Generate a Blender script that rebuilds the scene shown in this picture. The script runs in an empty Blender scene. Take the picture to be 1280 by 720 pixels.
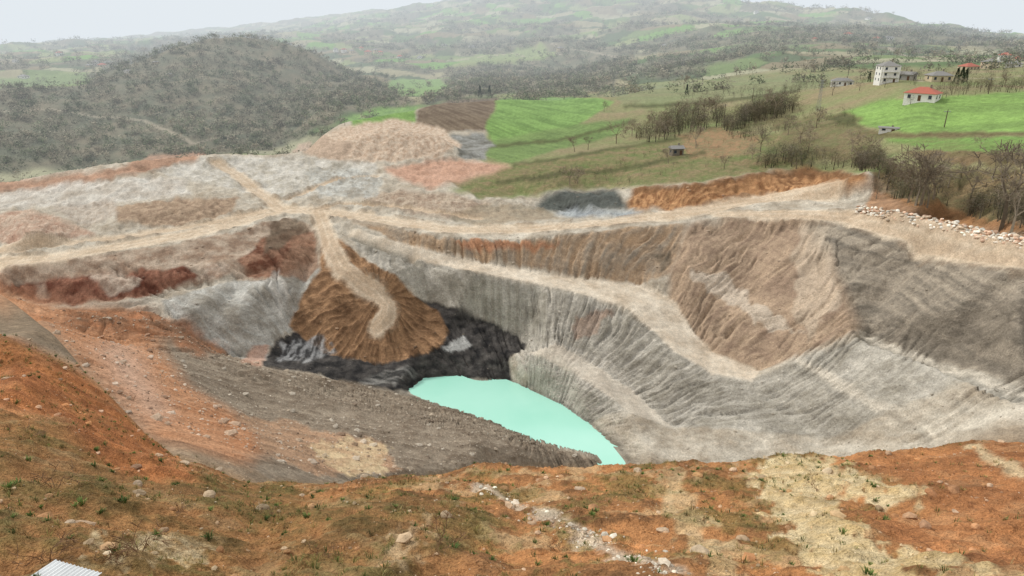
import bpy, math, numpy as np, time
from mathutils import Vector
from mathutils.geometry import delaunay_2d_cdt
T0=time.time()
rng=np.random.default_rng(7)
F=850.0; PITCH=math.radians(21.2); CP,SP=math.cos(PITCH),math.sin(PITCH)
scene=bpy.context.scene
# ---------------------------------------------------------------- noise
def _h(ix,iy,s):
    h=(ix.astype(np.int64)*374761393+iy.astype(np.int64)*668265263+s*974634777)&0xffffffff
    h=((h^(h>>13))*1274126177)&0xffffffff
    return ((h^(h>>16))&0xffffff)/float(0x1000000)
_ga=np.arange(256)*2*np.pi/256;_GX=np.cos(_ga).astype(np.float32);_GY=np.sin(_ga).astype(np.float32)
def pn(x,y,s=0):
    ix=np.floor(x);iy=np.floor(y);fx=(x-ix).astype(np.float32);fy=(y-iy).astype(np.float32)
    ix=ix.astype(np.int32).astype(np.uint32);iy=iy.astype(np.int32).astype(np.uint32)
    ux=fx*fx*fx*(fx*(fx*6-15)+10);uy=fy*fy*fy*(fy*(fy*6-15)+10)
    def g(dx,dy):
        h=(ix+np.uint32(dx))*np.uint32(374761393)+(iy+np.uint32(dy))*np.uint32(668265263)+np.uint32((s*974634777)&0xffffffff)
        h=(h^(h>>np.uint32(13)))*np.uint32(1274126177);h=(h^(h>>np.uint32(16)))&np.uint32(255)
        return _GX[h]*(fx-dx)+_GY[h]*(fy-dy)
    a=g(0,0);b=g(1,0);c=g(0,1);d=g(1,1)
    return ((a+(b-a)*ux)*(1-uy)+(c+(d-c)*ux)*uy)*1.5
def fbm(x,y,o=4,s=0,gain=.5):
    t=0;a=1.;n=0
    for k in range(o):
        t=t+a*pn(x,y,s+k*17);n+=a;a*=gain
        x,y=(x*1.6-y*1.2)+3.1,(x*1.2+y*1.6)-5.3
    return t/n*1.4
def ss(e0,e1,x):
    t=np.clip((x-e0)/(e1-e0),0,1);return t*t*(3-2*t)
def C(r,g,b,k=.90):
    a=np.array([r,g,b])/255.
    return np.where(a<=.04045,a/12.92,((a+.055)/1.055)**2.4)*k
# ---------------------------------------------------------------- survey (bearing / slope of sighted points)
def ray(u,v):
    a=(u-640)/F;b=(360-v)/F
    dx=a;dy=CP+SP*b;dz=-SP+CP*b
    return math.atan2(dx,dy),-dz/math.hypot(dx,dy)
def Z(u,v,z):
    az,T=ray(u,v);return (az,math.log(-z/T),z)
def D(u,v,d,drop=0):
    az,T=ray(u,v);return (az,math.log(d),-T*d-drop)
def W(u,v,off):
    c=np.interp(u,[560,640,800,960,1100,1280],[178,178,181,181.4,171.7,150.6])
    az,T=ray(u,v);d=(c-off)/(T+.57);return (az,math.log(d),-T*d)
AZM=math.radians(61)
PTS=[];EDG=[]
def line(*p,el=False,er=False,con=True):
    p=list(p)
    if el:p=[(-AZM,p[0][1],p[0][2])]+p
    if er:p=p+[(AZM,p[-1][1],p[-1][2])]
    i0=len(PTS);PTS.extend(p)
    if con:EDG.extend([(i0+k,i0+k+1) for k in range(len(p)-1)])
def pts(*p):line(*p,con=False)
for d,zc,zs in ((3.,-3.8,-3.3),(7,-7.3,-5.8)):
    line(*[(a,math.log(d),zs+(zc-zs)*math.cos(a*1.5)) for a in np.radians([-61,-40,-20,0,20,40,61])])
line(D(0,720,12),D(320,720,12),D(640,720,12),D(960,720,12),D(1280,720,12.5),el=True,er=True)
line(D(0,650,15),D(320,650,17),D(640,650,18),D(960,650,18.5),D(1280,650,19),el=True,er=True)
line(D(0,600,18.5),D(150,600,22),D(320,622,23),D(640,605,24.5),D(960,605,25),D(1280,598,27),el=True,er=True)
line(D(0,500,28),D(80,520,29),D(150,560,28),el=True)
line(D(0,420,42),D(50,455,39),D(110,510,36),el=True)
# near crest
line(D(-60,330,75),D(0,358,62),D(60,405,52),D(110,465,44),D(160,522,38),D(210,568,34),D(300,600,32),D(430,606,31),D(520,594,31),D(600,580,30),D(740,579,30),D(850,575,31),D(950,573,32),D(1040,563,34),D(1150,557,36),D(1280,549,38),el=True,er=True)
# hidden drop behind
line(D(-60,330,85,8),D(0,358,72,9),D(60,400,62,7),D(100,450,54,5),D(150,505,47,3),D(215,555,42,1.5),D(300,592,40,2.5),D(430,603,42,6),D(520,594,43,8),D(600,580,43,9),D(740,579,42,9),D(850,575,43,9),D(950,573,45,9),D(1040,563,47,9),D(1150,557,50,9),D(1280,549,52,9),el=True,er=True)
line(D(600,580,75,26),D(740,579,78,28),D(850,575,80,28),D(950,573,80,28),D(1040,563,80,26),D(1150,557,80,24),D(1280,549,80,22),er=True)
line(D(640,579,105,18),D(740,579,115,17),D(850,575,115,20),D(950,573,120,20),D(1040,563,120,18),D(1150,557,118,16),D(1280,549,115,14),er=True)
# near-left slope
pts(D(-40,350,120,14),D(130,470,75),D(180,520,58),D(240,560,46),D(300,583,46),D(350,590,50),D(430,597,62),D(80,425,85),D(520,588,80),D(600,576,100))
pts(D(50,395,110),D(120,420,110),D(200,450,105),D(250,520,70),D(300,480,120),D(250,440,140),D(400,500,125),D(330,540,80),D(400,560,80),D(500,560,95),D(600,555,112),D(450,530,112),D(600,535,128),D(520,520,132),Z(690,565,-89),D(320,500,110))
line(D(-60,350,150,5),D(0,362,150,1),D(30,374,150),D(60,384,150),D(120,385,152),D(190,391,155),D(230,415,160),D(280,442,168),D(325,459,175),Z(400,470,-90.5),Z(450,482,-92),Z(505,493,-94.6),Z(545,504,-95.2),Z(600,521,-95.2),Z(650,541,-95.2),Z(700,557,-95.2),Z(745,566,-95.2),Z(755,579,-95.2),el=True)
line(D(-60,350,180,14),D(0,362,175,12),D(60,384,170,12),D(120,385,175,10),D(190,391,175,12),D(225,412,178,9),D(270,438,180,5),el=True)
# left cut
line(Z(0,336,-62),Z(100,322,-62),Z(200,308,-62),Z(300,288,-62),Z(360,272,-62),Z(392,272,-62.3),Z(440,277,-62),Z(560,299,-62),Z(650,300,-61.5),Z(760,290,-60),W(860,277,0),W(940,267,0),W(1060,279,0),W(1150,299,0),W(1280,331,0),el=True,er=True)
line(Z(0,354,-66),Z(100,345,-66),Z(200,337,-66),Z(290,318,-66),Z(350,300,-66),el=True)
line(Z(0,358,-66.3),Z(100,350,-66.6),Z(200,343,-66.6),Z(290,326,-66.6),Z(350,308,-66.6),el=True)
line(Z(0,372,-69.5),Z(60,379,-71),Z(200,364,-70.5),Z(300,346,-70.5),Z(345,335,-70.5),Z(375,322,-70),el=True)
line(Z(215,401,-76),Z(250,425,-81),Z(300,446,-86),Z(345,442,-88),Z(365,410,-85),Z(378,365,-78),Z(392,330,-72.5),Z(395,300,-67))
pts(Z(300,390,-76),Z(250,385,-73.5),Z(340,380,-77),Z(270,400,-77.5),Z(320,410,-81),Z(335,355,-72))
# dump tongue
line(Z(402,285,-62.8),Z(412,305,-65),Z(430,340,-70.5),Z(470,366,-75.5),Z(486,384,-78.5),Z(476,404,-82))
line(Z(385,425,-87.5),Z(405,440,-89.3),Z(435,449,-90),Z(480,454,-90.3),Z(520,447,-89.5),Z(548,434,-88),Z(563,410,-85.5),Z(540,380,-81),Z(510,355,-77),Z(480,335,-73),Z(440,304,-67))
pts(Z(450,425,-86),Z(405,395,-81),Z(400,350,-74),Z(525,405,-84.5),Z(505,375,-78.5),Z(510,430,-87.5),Z(400,450,-90.4),Z(450,468,-91.5),Z(560,440,-89.5),Z(600,450,-91),Z(500,477,-92.5),Z(580,405,-85))
# ramp
line(Z(445,288,-62.8),Z(520,310,-66),W(600,328,-1.5),W(680,343,-2),W(740,350,-2.5),W(800,357,-4),W(838,375,-4),W(860,410,-4),W(885,440,-3.5),W(945,463,-2))
line(Z(432,294,-63.2),Z(520,325,-67.8),W(600,341,1),W(680,357,2),W(740,371,2.5),W(790,385,3),W(815,410,3),W(845,440,3),W(890,466,2.5),W(940,476,2))
line(Z(570,388,-81),Z(600,397,-83),Z(655,425,-86.5),Z(640,445,-89),Z(632,470,-94.3))
line(Z(512,489,-95.2),Z(530,474,-95.2),Z(570,471,-95.2),Z(600,478,-95.2),Z(635,475,-95.2),Z(665,488,-95.2),Z(700,506,-95.2),Z(735,531,-95.2),Z(762,556,-95.2),Z(780,578,-95.2))
pts(Z(560,488,-99),Z(620,500,-100),Z(680,530,-101),Z(730,560,-100))
line(W(690,430,0),W(740,455,-1.5),W(790,490,-1.5),W(840,535,2),W(875,568,8))
line(W(672,445,-2),W(720,466,0),W(765,498,3),W(800,540,7),W(815,573,12))
pts(W(840,579,10),W(900,579,9),W(960,575,7),W(930,520,3))
# right wall relief
line(W(1075,418,5),W(1180,457,7.5),W(1280,497,7.5),er=True)
line(W(1090,402,-1),W(1190,432,-3.5),W(1280,462,-4.5),er=True)
line(W(1000,446,4),W(1060,482,6),W(1170,550,7))
line(W(970,500,2),W(1040,555,3)); line(W(1080,450,-1.5),W(1160,495,-2),W(1260,545,-1))
line(W(1040,310,3),W(1050,360,4),W(1065,400,3)); line(W(950,300,-2),W(930,360,-3),W(905,410,-1.5))
line(W(1150,315,-2.5),W(1120,350,-3),W(1095,385,-2)); line(W(1240,345,2),W(1200,380,2))
pts(W(860,330,1.5),W(990,370,2),W(1275,420,1),W(750,325,1))
# plateau
line(Z(0,318,-62),Z(100,300,-61.5),Z(200,285,-61),Z(300,265,-61),Z(350,256,-61.3),Z(400,256,-61),Z(480,265,-61.3),Z(560,280,-61.5),Z(650,280,-61),Z(760,272,-60),Z(860,262,-57),Z(945,249,-55.3),Z(1010,236,-54),Z(1090,251,-50.5),Z(1180,272,-48.5),Z(1280,312,-47),el=True,er=True)
line(Z(700,242,-58.5),Z(780,239,-56),Z(860,233,-52),Z(960,216,-49),Z(1090,216,-42.5))
line(Z(1075,262,-50),Z(1130,270,-47.5),Z(1200,283,-46),Z(1280,299,-44),er=True)
pts(Z(40,290,-57),Z(0,262,-58),Z(100,262,-59.5),Z(200,245,-58),Z(120,240,-57),Z(300,230,-58),Z(240,212,-55),Z(330,205,-55.5),Z(400,230,-58.5),Z(470,240,-59),Z(530,225,-59.5),Z(600,225,-59),Z(640,255,-60.5),Z(560,255,-59),Z(180,268,-58),Z(690,258,-63),Z(740,255,-63),Z(240,260,-58.5),Z(520,250,-58.5))
line(Z(390,205,-57),Z(430,208,-57.5),Z(500,208,-58),Z(570,203,-58))
line(D(395,184,318),D(440,163,322),D(485,151,326),D(540,162,324),D(575,185,318))
line(D(390,184,345,9),D(440,160,348,12),D(490,151,350,13),D(540,160,346,10),D(580,182,335,4))
pts(Z(590,180,-60),Z(620,195,-58),Z(700,200,-57),Z(800,200,-54.5),Z(900,200,-50),D(750,180,370),D(900,180,330),D(1060,180,285),D(960,165,360),D(830,150,430),D(690,160,420),D(1000,140,390),D(1150,180,262),D(1100,205,243))
line(D(1280,285,190),D(1280,240,205),D(1280,200,225),D(1280,165,255),D(1280,120,330),con=False)
line(D(1180,240,212),D(1180,200,235)); pts(D(1280,240,205),D(1150,125,318),D(1107,100,400),D(1050,108,430),D(900,125,480),D(1280,95,480))
# plateau edge
line(Z(0,226,-55),Z(130,214,-52),Z(180,196,-50),Z(260,189,-50),Z(340,191,-52),Z(378,182,-50),D(402,165,370),D(430,148,395),D(520,134,440),D(560,126,500),D(630,122,520),D(700,123,540),D(760,121,560),D(830,108,640),el=True)
line(D(0,226,430,35),D(130,214,430,35),D(180,196,430,35),D(260,189,430,35),D(340,191,430,35),D(378,182,450,30),D(430,148,500,30),D(520,134,560,30),D(630,122,640,25),D(760,121,680,20),el=True)
line(D(-20,224,850),D(130,211,850),D(180,193,850),D(340,187,850),D(400,152,850),D(470,131,900),D(560,119,1000),D(640,117,1000),D(760,113,900),el=True)
pts(D(0,170,1000),D(100,165,1000),D(200,150,1000),D(300,140,1000),D(400,120,1000),D(470,116,1050))
line(D(-40,116,1250),D(0,112,1250),D(100,100,1300),D(150,78,1350),D(200,56,1400),D(265,45,1450),D(330,50,1450),D(390,68,1400),D(440,92,1350),D(490,108,1300),el=True)
line(D(-40,112,1450,25),D(100,100,1500,30),D(200,56,1700,60),D(265,44,1800,70),D(330,50,1750,60),D(440,92,1550,20),el=True)
pts(D(0,95,1750),D(100,85,1900),D(150,66,2400),D(400,58,2500),D(450,80,2000),D(500,97,1600),D(600,90,1700),D(700,85,1700),D(560,106,1250),D(660,100,1300),D(740,97,1200),D(520,114,1120))
line(D(0,72,3000),D(150,52,4000),D(300,44,5000),D(400,42,3500),D(500,55,2600),D(600,55,2500),D(700,50,2400),D(780,60,1900),el=True)
line(D(770,99,950),D(820,89,1000),D(880,76,1050),D(940,66,1100),D(1000,68,1000),D(1100,72,850),D(1200,78,700),D(1280,80,650),er=True)
line(D(450,25,4600),D(600,25,3400),D(700,25,3200),D(800,30,2600),D(900,30,2000),D(960,37,1800),D(1050,38,1800),D(1150,46,1700),D(1280,60,1500),er=True)
SKY=[(-200,66,6500),(0,57,6500),(150,45,6500),(300,31,6500),(400,19,6000),(500,9,5500),(560,0,5000),(640,-12,4800),(800,-15,4200),(920,-6,3500),(955,3,3300),(985,13,3200),(1030,10,3600),(1100,17,3000),(1200,33,2800),(1280,45,2600),(1480,70,2600)]
line(*[D(*q) for q in SKY],el=True,er=True)
line(*[D(q[0],q[1],q[2]*1.2,150) for q in SKY],el=True,er=True)
line(*[(a,math.log(9500),-350.) for a in np.radians([-61,-30,0,30,61])])
# ---------------------------------------------------------------- TIN -> fine raster -> adaptive sheet
az_g=np.concatenate([np.linspace(-AZM+.01,-.80,24,endpoint=False),np.linspace(-.80,.80,940,endpoint=False),np.linspace(.80,AZM-.01,24)])
lnf=np.linspace(math.log(3.2),math.log(9400),3200)
NF,NA=len(lnf),len(az_g)
res=delaunay_2d_cdt([Vector((p[0],p[1])) for p in PTS],EDG,[],0,1e-5)
V2=np.array([[v.x,v.y] for v in res[0]]);P=np.array(PTS)
zz=np.zeros(len(V2))
for i,o in enumerate(res[3]):
    if len(o):zz[i]=P[o[0],2]
    else:
        d=np.hypot(P[:,0]-V2[i,0],P[:,1]-V2[i,1]);k=np.argsort(d)[:3];w=1/(d[k]+1e-4);zz[i]=(P[k,2]*w).sum()/w.sum()
Hf=np.full((NF,NA),np.nan)
for f in res[2]:
    a,b,c=(V2[k] for k in f[:3]);za,zb,zc=(zz[k] for k in f[:3])
    det=(b[0]-a[0])*(c[1]-a[1])-(c[0]-a[0])*(b[1]-a[1])
    if abs(det)<1e-12:continue
    j0=max(np.searchsorted(az_g,min(a[0],b[0],c[0]))-1,0);j1=min(np.searchsorted(az_g,max(a[0],b[0],c[0]))+1,NA)
    i0=max(np.searchsorted(lnf,min(a[1],b[1],c[1]))-1,0);i1=min(np.searchsorted(lnf,max(a[1],b[1],c[1]))+1,NF)
    if j1<=j0 or i1<=i0:continue
    X,Y=np.meshgrid(az_g[j0:j1],lnf[i0:i1])
    s=((X-a[0])*(c[1]-a[1])-(c[0]-a[0])*(Y-a[1]))/det
    t=((b[0]-a[0])*(Y-a[1])-(X-a[0])*(b[1]-a[1]))/det
    m=(s>=-1e-6)&(t>=-1e-6)&(s+t<=1+1e-6)
    Hf[i0:i1,j0:j1][m]=(za+s*(zb-za)+t*(zc-za))[m]
Hf[np.isnan(Hf)]=-100
def blur(a,k,kj=None):
    kj=k if kj is None else kj
    for ax,kk in ((0,k),(1,kj)):
        if kk<1:continue
        pad=[(0,0),(0,0)];pad[ax]=(kk+1,kk)
        c=np.cumsum(np.pad(a,pad,mode='edge'),axis=ax)
        n=a.shape[ax];w=2*kk+1
        a=(np.take(c,range(w,w+n),axis=ax)-np.take(c,range(0,n),axis=ax))/w
    return a
Df=np.exp(lnf)[:,None]
Hb=blur(blur(Hf,7,4),7,4);Hc=blur(blur(Hf,1,3),1,3);midw=ss(120,135,Df)*(1-ss(230,290,Df));Hf=Hb*(1-midw)+Hc*midw
dl=lnf[1]-lnf[0]
Gf=-np.gradient(-Hf/Df,axis=0)/dl
wgt=np.where(Gf>0,Gf,-.25*Gf)+np.where(Df>420,.07,.05)
wgt=blur(wgt,10,14)
cum=np.cumsum(wgt,axis=0);cum=(cum-cum[:1])/(cum[-1:]-cum[:1])
gyf=np.gradient(Hf,axis=0)/(Df*dl);gxf=np.gradient(Hf,axis=1)/(np.gradient(az_g)[None]*Df);slf=blur(np.hypot(gxf,gyf),4,3)
Gs=blur(np.abs(Gf),6,6)
NR=1250;tt=np.linspace(0,1,NR)
LN=np.zeros((NR,NA));H=np.zeros((NR,NA));slope=np.zeros((NR,NA));GG=np.zeros((NR,NA))
for j in range(NA):
    LN[:,j]=np.interp(tt,cum[:,j],lnf);H[:,j]=np.interp(LN[:,j],lnf,Hf[:,j]);slope[:,j]=np.interp(LN[:,j],lnf,slf[:,j]);GG[:,j]=np.interp(LN[:,j],lnf,Gs[:,j])
AZ=np.repeat(az_g[None],NR,0);DD=np.exp(LN);XX=DD*np.sin(AZ);YY=DD*np.cos(AZ)
LW=np.clip(.66/(GG+.05),.25,2.4)
Tg=-H/DD
def hit(u,v,dmin=8):
    az,T=ray(u,v);j=int(np.clip(np.searchsorted(az_g,az),0,NA-1));c=LN[:,j]
    i0=np.searchsorted(c,math.log(dmin))
    k=np.nonzero(Tg[i0:,j]<=T)[0]
    i=min(i0+(k[0] if len(k) else NR-1-i0),NR-1)
    return az,c[i],i,j
WA=fbm(AZ*45,LN*16+H*.15,4,11);WB=fbm(AZ*45,LN*16+H*.15,4,57)
def inpoly(x,y,poly):
    m=np.zeros(x.shape,bool);n=len(poly)
    for k in range(n):
        x0,y0=poly[k];x1,y1=poly[(k+1)%n]
        if y0==y1:continue
        m^=((y0>y)!=(y1>y))&(x<(x1-x0)*(y-y0)/(y1-y0)+x0)
    return m
def dens(poly,closed=True,step=12):
    out=[];n=len(poly)
    for k in range(n if closed else n-1):
        a=poly[k];b=poly[(k+1)%n];m=max(1,int(math.hypot(a[0]-b[0],a[1]-b[1])/step))
        out+=[(a[0]+(b[0]-a[0])*t/m,a[1]+(b[1]-a[1])*t/m) for t in range(m)]
    if not closed:out.append(poly[-1])
    return out
def irange(l0,l1,j0,j1):
    sub=LN[:,j0:j1];return max(int((sub<l0).all(1).sum())-4,0),min(NR-int((sub>l1).all(1).sum())+4,NR)
def region(poly,warp=.01,bl=3,dmin=8):
    q=np.array([hit(u,v,dmin)[:2] for u,v in dens(poly)]);mg=warp*3+.02
    j0=np.searchsorted(az_g,q[:,0].min()-mg);j1=max(np.searchsorted(az_g,q[:,0].max()+mg),j0+1)
    i0,i1=irange(q[:,1].min()-mg*2,q[:,1].max()+mg*2,j0,j1)
    M=np.zeros((NR,NA));sl=(slice(i0,i1),slice(j0,j1))
    m=inpoly(AZ[sl]+WA[sl]*warp,LN[sl]+WB[sl]*warp*LW[sl],q).astype(float)
    if bl:m=blur(m,bl)
    M[sl]=m
    return M
def pathdist(poly,dmin=8):
    q=[hit(u,v,dmin)[:2] for u,v in dens(poly,False,18)]
    w=[(math.exp(l)*math.sin(a),math.exp(l)*math.cos(a)) for a,l in q]
    ls=[l for a,l in q];i0,i1=irange(min(ls)-.15,max(ls)+.15,0,NA)
    out=np.full((NR,NA),1e3);x=XX[i0:i1];y=YY[i0:i1];o=out[i0:i1]
    for (x0,y0),(x1,y1) in zip(w[:-1],w[1:]):
        dx,dy=x1-x0,y1-y0;L=dx*dx+dy*dy+1e-9
        t=np.clip(((x-x0)*dx+(y-y0)*dy)/L,0,1)
        np.minimum(o,np.hypot(x-x0-t*dx,y-y0-t*dy),out=o)
    return out
# ---------------------------------------------------------------- colours
YH=YY+H
n_big=fbm(XX/40,YY/40,4,3);n_mid=fbm(XX/9,YH/9,5,5,.6);n_sm=fbm(XX/2.2,YH/2.2,4,9,.7)
n_n2=fbm(XX/.8,YY/.8,3,23)
PX,PY=5.,150.
TH0=np.arctan2(YY-PY,XX-PX);TH=TH0+fbm(XX/30,YY/30,3,35)*.10;PR=np.hypot(XX-PX,YY-PY)
rpatch=ss(-.25,.35,fbm(XX/18,YH/18,2,39))
rill=fbm(TH*26,PR/14,5,31,.6)
rill2=fbm(TH*70,PR/7,4,37,.6)*(.3+.7*rpatch)
gul=np.clip(1-np.abs(fbm(TH*17+.25*n_mid,PR/30,3,43))*7,0,1)*ss(-.1,.2,fbm(XX/22,YH/22,2,44))
strata=fbm((H+.06*XX+.02*YY)/1.6+n_mid*.5,TH*1.5,4,41,.65)
col=np.zeros((NR,NA,3));rub=np.full((NR,NA),.7);grs=np.zeros((NR,NA))
fg=ss(46,40,DD)
def mixc(m,c):
    global col
    col+= (np.asarray(c)-col)*np.clip(m,0,1)[...,None]
def L2(m,c1,c2,t):
    t=np.clip(t,0,1)[...,None];mixc(m,np.asarray(c1)*(1-t)+np.asarray(c2)*t)
one=np.ones((NR,NA))
L2(one,C(200,192,176),C(162,150,132),.5+n_mid*.9+n_sm*.3)
far=ss(420,520,DD)
def vor(cs,s):
    gx=np.floor(XX/cs);gy=np.floor(YY/cs);best=np.full(XX.shape,1e9);b2=best.copy();idv=np.zeros(XX.shape)
    for a in(-1,0,1):
        for b in(-1,0,1):
            cx=gx+a;cy=gy+b;px=(cx+_h(cx,cy,s))*cs;py=(cy+_h(cx,cy,s+1))*cs
            d=np.abs(XX-px)*.8+np.abs(YY-py)*.6+.4*np.abs((XX-px)+(YY-py));m=d<best
            b2=np.where(m,best,np.minimum(b2,d));best=np.where(m,d,best);idv=np.where(m,_h(cx,cy,s+2),idv)
    return idv,b2-best
idv,edv=vor(95.,71)
pal=np.array([C(118,134,88),C(142,150,104),C(98,118,76),C(156,150,120),C(118,152,82),C(138,128,102),C(96,108,80),C(164,162,132)])
mixc(far,pal[(idv*8).astype(int)%8]);col*= (1+.12*n_big*far)[...,None]
hedge=ss(12,5,edv)*far*ss(.25,.5,_h(np.floor(idv*97),np.floor(idv*31),5)+.2*n_big)
mixc(hedge*.7,C(92,98,70))
wood=ss(.04,.14,fbm(XX/260,YY/260,4,81)+.10*fbm(XX/45,YY/45,3,82)-.03)*ss(700,900,DD)
fr=region([(-250,228),(130,213),(180,196),(345,190),(400,165),(430,148),(520,133),(500,112),(440,92),(390,68),(330,48),(265,42),(200,52),(150,75),(110,98),(-250,118)],.012,2,600)
fr2=region([(520,133),(640,118),(770,112),(765,98),(700,92),(640,80),(560,92),(570,108),(540,122)],.012,2,700)
fr3=region([(540,60),(620,45),(720,48),(800,62),(780,98),(700,92),(620,78)],.02,2,900)*.9
fr4=region([(790,100),(850,70),(930,52),(1010,40),(1040,50),(960,64),(880,88),(840,102)],.012,2,640)*.8
fr5=region([(960,50),(1040,30),(1200,40),(1290,50),(1290,68),(1150,58),(1050,58)],.015,2,900)*.9
gapf=region([(480,108),(500,98),(550,98),(562,112),(540,122),(500,120)],.006,1,700)
gap2=region([(-50,100),(30,96),(120,94),(110,106),(20,112),(-50,116)],.006,1,700)
gap3=region([(560,72),(620,66),(680,60),(700,70),(640,80),(580,84)],.01,1,900)
forest=np.clip(np.maximum.reduce([wood*.9,fr,fr2,fr3,fr4,fr5]),0,1)*(1-gapf)*(1-gap2)*(1-gap3)
L2(forest,C(108,110,92),C(132,124,104),.5+n_big)
mixc(gapf,C(130,156,98));mixc(gap2,C(130,146,98));mixc(gap3,C(140,152,104))
fl=region([(560,240),(620,215),(600,200),(612,150),(612,130),(622,120),(700,118),(830,106),(1000,88),(1320,80),(1500,90),(1500,330),(1320,305),(1180,278),(1090,217),(960,214),(860,231),(780,237),(700,240),(640,250)],.006,2,200)
L2(fl,C(130,140,94),C(148,136,106),.5+n_big*.9+n_mid*.4);grs=np.maximum(grs,fl)
def paint(poly,c1,c2=None,op=1.,warp=.006,bl=1,dmin=150,n=None,g=None,r=None):
    global grs,rub
    m=region(poly,warp,bl,dmin)*op
    if dmin<20:m=m*fg
    elif dmin<120:m=m*(1-fg)
    L2(m,c1,c2 if c2 is not None else c1,.5+(n_mid if n is None else n)*.9)
    if g is not None:grs=grs*(1-m)+g*m
    if r is not None:rub=rub*(1-m)+r*m
    return m
fstripe=fbm((XX*.8+YY*.6)/3.,(XX*.6-YY*.8)/60.,3,61)+.8*fbm(XX/14,YY/14,4,62)
G1=C(134,166,96);G2=C(110,138,80)
paint([(428,152),(470,138),(522,133),(520,154),(440,167)],G1,G2,warp=.003,g=1,n=fstripe)
paint([(524,136),(560,127),(624,123),(610,163),(560,165),(519,158)],C(132,118,100),C(108,94,80),warp=.003,g=0,n=fstripe*1.2)
paint([(626,124),(745,123),(768,128),(735,150),(690,172),(620,180),(606,160)],G1,G2,warp=.003,g=1,n=fstripe)
paint([(615,176),(700,160),(790,148),(770,170),(690,190),(640,205),(605,195)],C(124,146,90),C(108,128,80),warp=.004,g=1,n=fstripe)
paint([(560,225),(640,208),(760,188),(900,165),(1000,172),(1060,195),(960,213),(860,229),(700,236),(600,250)],C(106,118,72),C(138,120,92),op=.9,g=.8,n=n_mid*.9+n_sm*.6)
paint([(1052,140),(1100,126),(1400,108),(1400,166),(1130,166),(1080,157)],C(138,170,94),C(118,144,82),warp=.002,g=1,n=fstripe)
paint([(1100,172),(1400,170),(1400,193),(1190,196)],C(120,150,84),C(120,130,82),warp=.003,g=1,n=fstripe)
paint([(1120,188),(1400,198),(1400,206),(1160,204)],C(128,110,84),C(112,104,74),warp=.004,g=.3)
paint([(1060,166),(1400,165),(1400,170),(1080,172)],C(120,108,80),C(96,92,62),warp=.003)
paint([(850,168),(900,160),(945,172),(930,195),(860,200)],C(168,130,102),C(126,118,86),op=.8,warp=.012,n=n_sm+n_mid)
paint([(960,150),(1060,140),(1090,170),(1120,210),(1040,205),(980,185)],C(128,112,86),C(102,106,70),op=.8,warp=.012,n=n_sm+n_mid)
paint([(1090,215),(1180,210),(1320,215),(1320,300),(1180,275),(1090,240)],C(138,116,88),C(104,98,70),op=.85,g=.5,n=n_sm+n_mid)
paint([(760,115),(900,100),(1040,92),(1040,108),(900,128),(780,132)],C(142,147,110),C(122,128,92),op=.7,warp=.01)
for q in ([(606,181),(700,174),(790,150),(800,152),(700,178),(606,186)],[(640,206),(760,186),(860,170),(862,173),(760,190),(640,210)],[(1055,140),(1030,150),(1075,165),(1078,160)],[(620,226),(760,212),(880,190),(884,194),(760,218),(620,231)],[(780,132),(900,126),(1000,112),(1000,115),(900,130),(780,136)]):paint(q,C(92,92,62),C(78,82,54),op=.8,warp=.006)
paint([(792,238),(860,233),(960,216),(1010,210),(1070,218),(1098,228),(1060,240),(1010,238),(945,251),(860,263),(780,262)],C(192,148,106),C(134,96,66),n=rill2*1.8+n_sm*.7,r=.8,warp=.008,bl=2)
paint([(792,238),(860,233),(960,216),(1010,210),(1085,219),(1080,223),(960,222),(860,240),(792,244)],C(100,74,52),op=.6,warp=.004)
paint([(1092,240),(1180,258),(1320,292),(1320,306),(1180,280),(1080,262)],C(176,128,88),C(138,104,74),op=.8)
paint([(668,252),(700,242),(770,238),(786,262),(720,268),(672,268)],C(98,102,96),C(76,78,74),bl=3,warp=.01)
paint([(690,270),(720,261),(800,264),(800,272)],C(172,177,176),C(145,150,153),warp=.008,bl=2)
paint([(480,212),(560,200),(640,207),(610,218),(540,236),(492,224)],C(196,160,138),C(178,142,120),warp=.006,r=.2,bl=2)
paint([(440,245),(500,238),(560,245),(620,255),(560,275),(480,262)],C(146,122,102),C(184,168,148),op=.85,n=n_sm+n_mid,bl=2)
paint([(600,255),(680,262),(700,275),(600,282),(560,275)],C(128,118,98),C(160,142,118),op=.7)
paint([(365,190),(430,158),(490,150),(550,160),(577,183),(545,200),(430,206)],C(218,200,178),C(176,152,130),n=n_sm*1.4)
paint([(365,190),(400,172),(440,180),(430,206)],C(164,142,122),C(190,170,150),op=.8,n=n_sm)  # left flank of the spoil mound, shading painted into the colour
paint([(568,170),(600,165),(616,180),(606,198),(575,200)],C(100,98,88),C(160,160,155),warp=.012)
paint([(-50,235),(60,223),(150,213),(185,194),(262,190),(250,206),(160,222),(60,240),(-50,250)],C(188,148,122),C(150,120,100),op=.9,bl=2)
paint([(140,262),(220,250),(300,250),(290,268),(220,285),(150,280)],C(142,118,96),C(175,152,128),op=.9,n=n_sm+n_mid)
paint([(-40,280),(30,262),(90,280),(120,298),(40,306),(-40,300)],C(166,128,106),C(195,174,154),op=.85,n=n_sm+n_mid)
paint([(190,215),(280,195),(380,200),(470,205),(470,240),(360,250),(250,232)],C(212,208,198),C(174,168,154),op=.85,n=n_sm+n_mid)
paint([(-20,245),(100,228),(230,225),(240,245),(120,258),(-20,262)],C(216,212,202),C(180,170,156),op=.85)
paint([(60,262),(140,250),(150,270),(110,285)],C(205,196,182),C(154,138,122),op=.85,n=n_sm)
paint([(380,215),(440,210),(480,225),(470,250),(400,248)],C(196,196,188),C(150,144,132),op=.85,n=n_sm+n_mid)
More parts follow.
